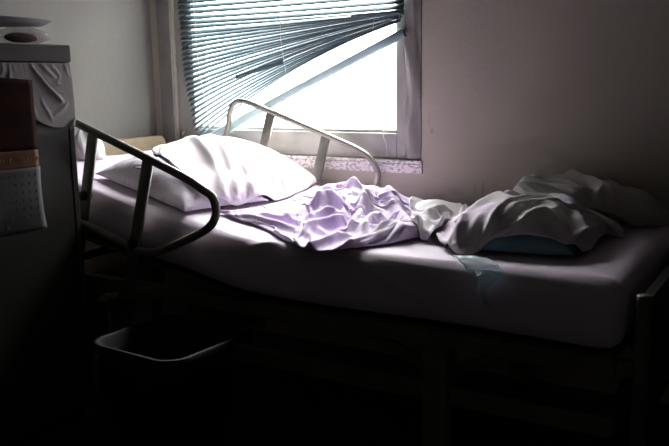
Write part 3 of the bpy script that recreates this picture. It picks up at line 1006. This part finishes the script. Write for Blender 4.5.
# cloth caught in the top of the locker door
cy0, cz1 = 1.43, 1.160
hem = resample(np.array([(cy0, .985), (1.50, 1.0), (1.555, 1.045), (1.60, 1.015), (1.640, .962), (1.68, .955), (1.715, .978), (1.742, .968)]), 60)
Pc = np.stack([np.linspace(hem, np.stack([np.linspace(cy0, 1.742, 60), 0 * hem[:, 0] + cz1], -1), 48)[..., k] for k in range(2)], -1).transpose(1, 0, 2)
fr_ = np.zeros(Pc.shape[:2]); fr_[1:-1, 0] = 1; fr_[-1, 4:-6] = 1
Ac = pbd(Pc, 1.07 + 0 * Pc[..., 0], 1.05 + 0 * Pc[..., 0], .006 + 0 * Pc[..., 0], lambda a, b: 0 * a, amp=.03, freq=15, bend=.05, g=.0003, seed=31, steps=90, thick=.005, free=fr_)
o = from_grid('hanging_cloth', np.stack([LX + .002 + np.minimum(Ac[..., 2], .05), np.minimum(Ac[..., 0], 1.75), np.minimum(Ac[..., 1], 1.163)], -1), M['cloth'], thick=.002, offset=0)
sb = o.modifiers.new('smooth', 'SUBSURF'); sb.levels = 1; sb.render_levels = 1
tag(o, 'creased white cloth hanging from the top of the locker door', 'cloth')

# wall calendar on the door, over the cloth
cal = empty('calendar', (LX + .05, 1.5, .86))
tag(cal, 'dark red calendar with a loose white page pinned on the locker door', 'calendar')
CXP = LX + .052
def sheet_part(name, quad, m, curl=0, th=.0015, parent=cal, n=16, off=0):
    """quad: corners as (y, z): top-left, top-right, bottom-right, bottom-left"""
    q = [np.array(v, float) for v in quad]
    G = np.zeros((n, n, 3))
    for i in range(n):
        for j in range(n):
            a, b = i / (n - 1), j / (n - 1)
            p_ = (q[0] * (1 - b) + q[1] * b) * (1 - a) + (q[3] * (1 - b) + q[2] * b) * a
            G[i, j] = (CXP + off - .044 * min(1, max(0, (1.09 - p_[0]) / 1)) * 0 - .030 * (a if name == 'page' else 0) * .6 + curl * (a * b) ** 2 + .002 * math.sin(p_[0] * 30), p_[0], p_[1])
    return from_grid(name, G, m, parent, thick=th)


def yz(px, py):
    p_ = plane(px, py, 0, CXP); return (p_[1], p_[2])


A0, A1 = yz(-30, 72), yz(32, 80)
B1 = yz(32, 150); D1 = yz(32, 167)
yl = 1.30
sheet_part('picture', [(yl, A1[1] + .02), A1, (A1[0] + .0, B1[1]), (yl, B1[1] + .004)], M['poster'])
sheet_part('title_band', [(yl, B1[1] + .004), (A1[0], B1[1]), (A1[0], D1[1]), (yl, D1[1] + .004)], M['band'], off=.0005)
E1 = yz(45, 228); E0 = yz(0, 235)
sheet_part('page', [(yl, D1[1] + .004), (A1[0] + .004, D1[1]), (E1[0], E1[1]), (yl, E0[1] - .015)], M['paper'], curl=.03)
# printed marks: rows of day marks on the page and a line of faint lettering in the band
bm = bmesh.new()
for r_i in range(6):
    for c_i in range(7):
        a = .12 + r_i * .13; b = .42 + c_i * .085
        ytop = yl * (1 - b) + (A1[0] + .004) * b; ybot = yl * (1 - b) + E1[0] * b
        yy = ytop * (1 - a) + ybot * a
        zz = D1[1] * (1 - a) + (E0[1] * (1 - b) + E1[1] * b) * a
        x_ = CXP + .0025 - .018 * a + .03 * (a * b) ** 2
        bm_box(bm, (x_ - .001, yy - .0025, zz - .003), (x_ + .0006, yy + .0025, zz + .003))
bm_box(bm, (CXP - .018 + .001, E0[0] + .03, .688), (CXP - .018 + .009, E0[0] + .05, .700))
from_bm('day_marks', bm, M['ink'], cal, smooth=False)
bm = bmesh.new()
for c_i in range(12):
    if c_i in (4, 9): continue
    yy = 1.43 + c_i * .0115
    hh = .004 if c_i % 3 else .006
    zz = (B1[1] + D1[1]) / 2
    bm_box(bm, (CXP + .001, yy - .003, zz - hh), (CXP + .0028, yy - .001, zz + hh))
    bm_box(bm, (CXP + .001, yy - .003, zz + hh - .0018), (CXP + .0028, yy + .003, zz + hh))
from_bm('band_lettering', bm, M['ink_light'], cal, smooth=False)

# things on top of the locker
def lump(name, c, r, m, seed, n=36, k=22, flat=.35, amp=.16):
    th = np.linspace(0, 2 * np.pi, n, endpoint=False); ph = np.linspace(-np.pi / 2, np.pi / 2, k)
    TH, PH = np.meshgrid(th, ph, indexing='xy')
    f = 1 + amp * 2 * fbm(np.cos(TH) * np.cos(PH) * 2.5 + 5, np.sin(TH) * np.cos(PH) * 2.5 + np.sin(PH) * 2 + 5, seed, 3) + amp * .8 * (ridged(TH * 2.2 / np.pi * 2, PH * 2.5, seed) - .5) * np.cos(PH)
    X = c[0] + r[0] * f * np.cos(PH) * np.cos(TH); Y = c[1] + r[1] * f * np.cos(PH) * np.sin(TH)
    Z = np.maximum(c[2] + r[2] * f * np.sin(PH), c[2] - r[2] * .9)
    return from_grid(name, np.stack([X, Y, Z], -1), m, wrap_v=True, caps=True)


o = lump('cloth', (-2.075, 1.625, LZ + .0205), (.030, .050, .015), M['red_cloth'], 3)
tag(o, 'folded dark red cloth inside the clear bag on top of the locker', 'cloth')
o = lump('cloth', (-2.10, 1.455, LZ + .0205), (.08, .080, .021), M['dark_cloth'], 9)
tag(o, 'dark bundled cloth on the locker top, left of the red cloth', 'cloth')
o = lump('plastic_bag', (-2.08, 1.640, LZ + .0265), (.060, .085, .028), M['clear_bag'], 13, amp=.2)
tag(o, 'clear crinkled plastic bag around red cloth on top of the locker', 'bag')
bm = bmesh.new()
prof = [(0, .000), (.15, .000), (.165, .004), (.188, .016), (.19, .018), (.186, .019), (.160, .008), (0, .006)]
rings = []
for r_, z_ in prof:
    rings.append([bm.verts.new((-2.12 + max(r_, .001) * .55 * math.cos(a), 1.555 + max(r_, .001) * 1.12 * math.sin(a), LZ + .058 + z_)) for a in np.linspace(0, 2 * np.pi, 48, endpoint=False)])
for a, b in zip(rings[:-1], rings[1:]):
    for j in range(48): bm.faces.new((a[j], a[(j + 1) % 48], b[(j + 1) % 48], b[j]))
bm.faces.new(rings[0]); bm.faces.new(rings[-1][::-1])
o = from_bm('tray', bm, M['tray'])
tag(o, 'thin grey oval tray resting on the bag on top of the locker', 'tray')

# ------------------------------------------------------------------ bin
bn = empty('waste_bin', (-1.47, 1.56, 0))
tag(bn, 'black waste bin with a clear plastic liner, standing in front of the bed', 'bin')
def rrect(cx, cy, hx, hy, r, rot, n=10):
    out = []
    for sx, sy, a0 in ((1, 1, 0), (-1, 1, 90), (-1, -1, 180), (1, -1, 270)):
        for k in range(n):
            a = math.radians(a0 + 90 * k / (n - 1))
            out.append((sx * (hx - r) + r * math.cos(a), sy * (hy - r) + r * math.sin(a)))
    c_, s_ = math.cos(rot), math.sin(rot)
    return [(cx + c_ * x - s_ * y, cy + s_ * x + c_ * y) for x, y in out]


BR = math.radians(-4); bc = (-1.50, 1.565)
def ringset(spec, name, m, parent, cap=True):
    bm = bmesh.new(); R_ = []
    for hx, hy, r, z in spec:
        R_.append([bm.verts.new((x, y, z)) for x, y in rrect(*bc, hx, hy, r, BR)])
    for a, b in zip(R_[:-1], R_[1:]):
        n = len(a)
        for j in range(n): bm.faces.new((a[j], a[(j + 1) % n], b[(j + 1) % n], b[j]))
    if cap: bm.faces.new(R_[0][::-1])
    return from_bm(name, bm, m, parent)


hx, hy = .165, .138
ringset([(hx * .72, hy * .72, .04, 0), (hx * .97, hy * .97, .06, .385), (hx, hy, .065, .392), (hx, hy, .065, .40), (hx * .955, hy * .955, .06, .40), (hx * .70, hy * .70, .04, .012), (.01, .01, .005, .012)], 'body', M['bin'], bn)
ringset([(hx * .55, hy * .55, .03, .10), (hx * .86, hy * .86, .05, .34), (hx * .94, hy * .94, .055, .398), (hx * .98, hy * .98, .06, .4035), (hx + .004, hy + .004, .068, .402), (hx + .0055, hy + .0055, .068, .375), (hx + .003, hy + .003, .066, .352), (hx + .005, hy + .005, .066, .345)], 'liner', M['liner'], bn, cap=False)
# rolled hem and rim fold of the liner
bm = bmesh.new()
bm_tube(bm, [(x, y, .346 + .003 * math.sin(k * .9)) for k, (x, y) in enumerate(rrect(*bc, hx + .004, hy + .004, .066, BR))], .003, seg=6, closed=True)
from_bm('liner_hem', bm, M['liner'], bn)

# ------------------------------------------------------------------ light: overcast sky through the window
w = bpy.data.worlds.new('sky'); bpy.context.scene.world = w; w.use_nodes = True
nt = w.node_tree; bg = nt.nodes['Background']
tc = nt.nodes.new('ShaderNodeTexCoord'); sp = nt.nodes.new('ShaderNodeSeparateXYZ'); nt.links.new(tc.outputs['Generated'], sp.inputs[0])
cr = nt.nodes.new('ShaderNodeValToRGB')
cr.color_ramp.elements[0].position = 0.0; cr.color_ramp.elements[0].color = (.30, .30, .28, 1)
cr.color_ramp.elements[1].position = 1.0; cr.color_ramp.elements[1].color = (1.0, 1.0, 1.02, 1)
e = cr.color_ramp.elements.new(.48); e.color = (.32, .32, .30, 1)
e = cr.color_ramp.elements.new(.52); e.color = (.95, .96, 1.0, 1)
mr = nt.nodes.new('ShaderNodeMapRange'); mr.inputs['From Min'].default_value = -1; mr.inputs['From Max'].default_value = 1
nt.links.new(sp.outputs[2], mr.inputs['Value']); nt.links.new(mr.outputs['Result'], cr.inputs['Fac'])
nt.links.new(cr.outputs['Color'], bg.inputs['Color'])
bg.inputs['Strength'].default_value = 9.5

pl = bpy.data.lights.new('window_portal', 'AREA'); pl.shape = 'RECTANGLE'; pl.size = WX1 - WX0; pl.size_y = WZ1 - WZ0
po = bpy.data.objects.new('window_portal', pl); C.objects.link(po)
po.location = ((WX0 + WX1) / 2, YB + .16, (WZ0 + WZ1) / 2); po.rotation_euler = (math.radians(-90), 0, 0)
pl.cycles.is_portal = True

sl_ = bpy.data.lights.new('hazy_sun', 'SUN'); sl_.energy = 21; sl_.angle = math.radians(54); sl_.color = (1.0, .97, .96)
so = bpy.data.objects.new('hazy_sun', sl_); C.objects.link(so)
so.rotation_euler = Vector((.44, -.86, -.97)).to_track_quat('-Z', 'Y').to_euler()
so.location = (-3, 6, 5)

sc = bpy.context.scene
sc.view_settings.view_transform = 'Standard'; sc.view_settings.look = 'None'
sc.view_settings.exposure = 0.95; sc.view_settings.gamma = 1; sc.view_settings.use_curve_mapping = False
sc.cycles.use_denoising = True
sc.cycles.max_bounces = 10
sc.cycles.sample_clamp_indirect = 8
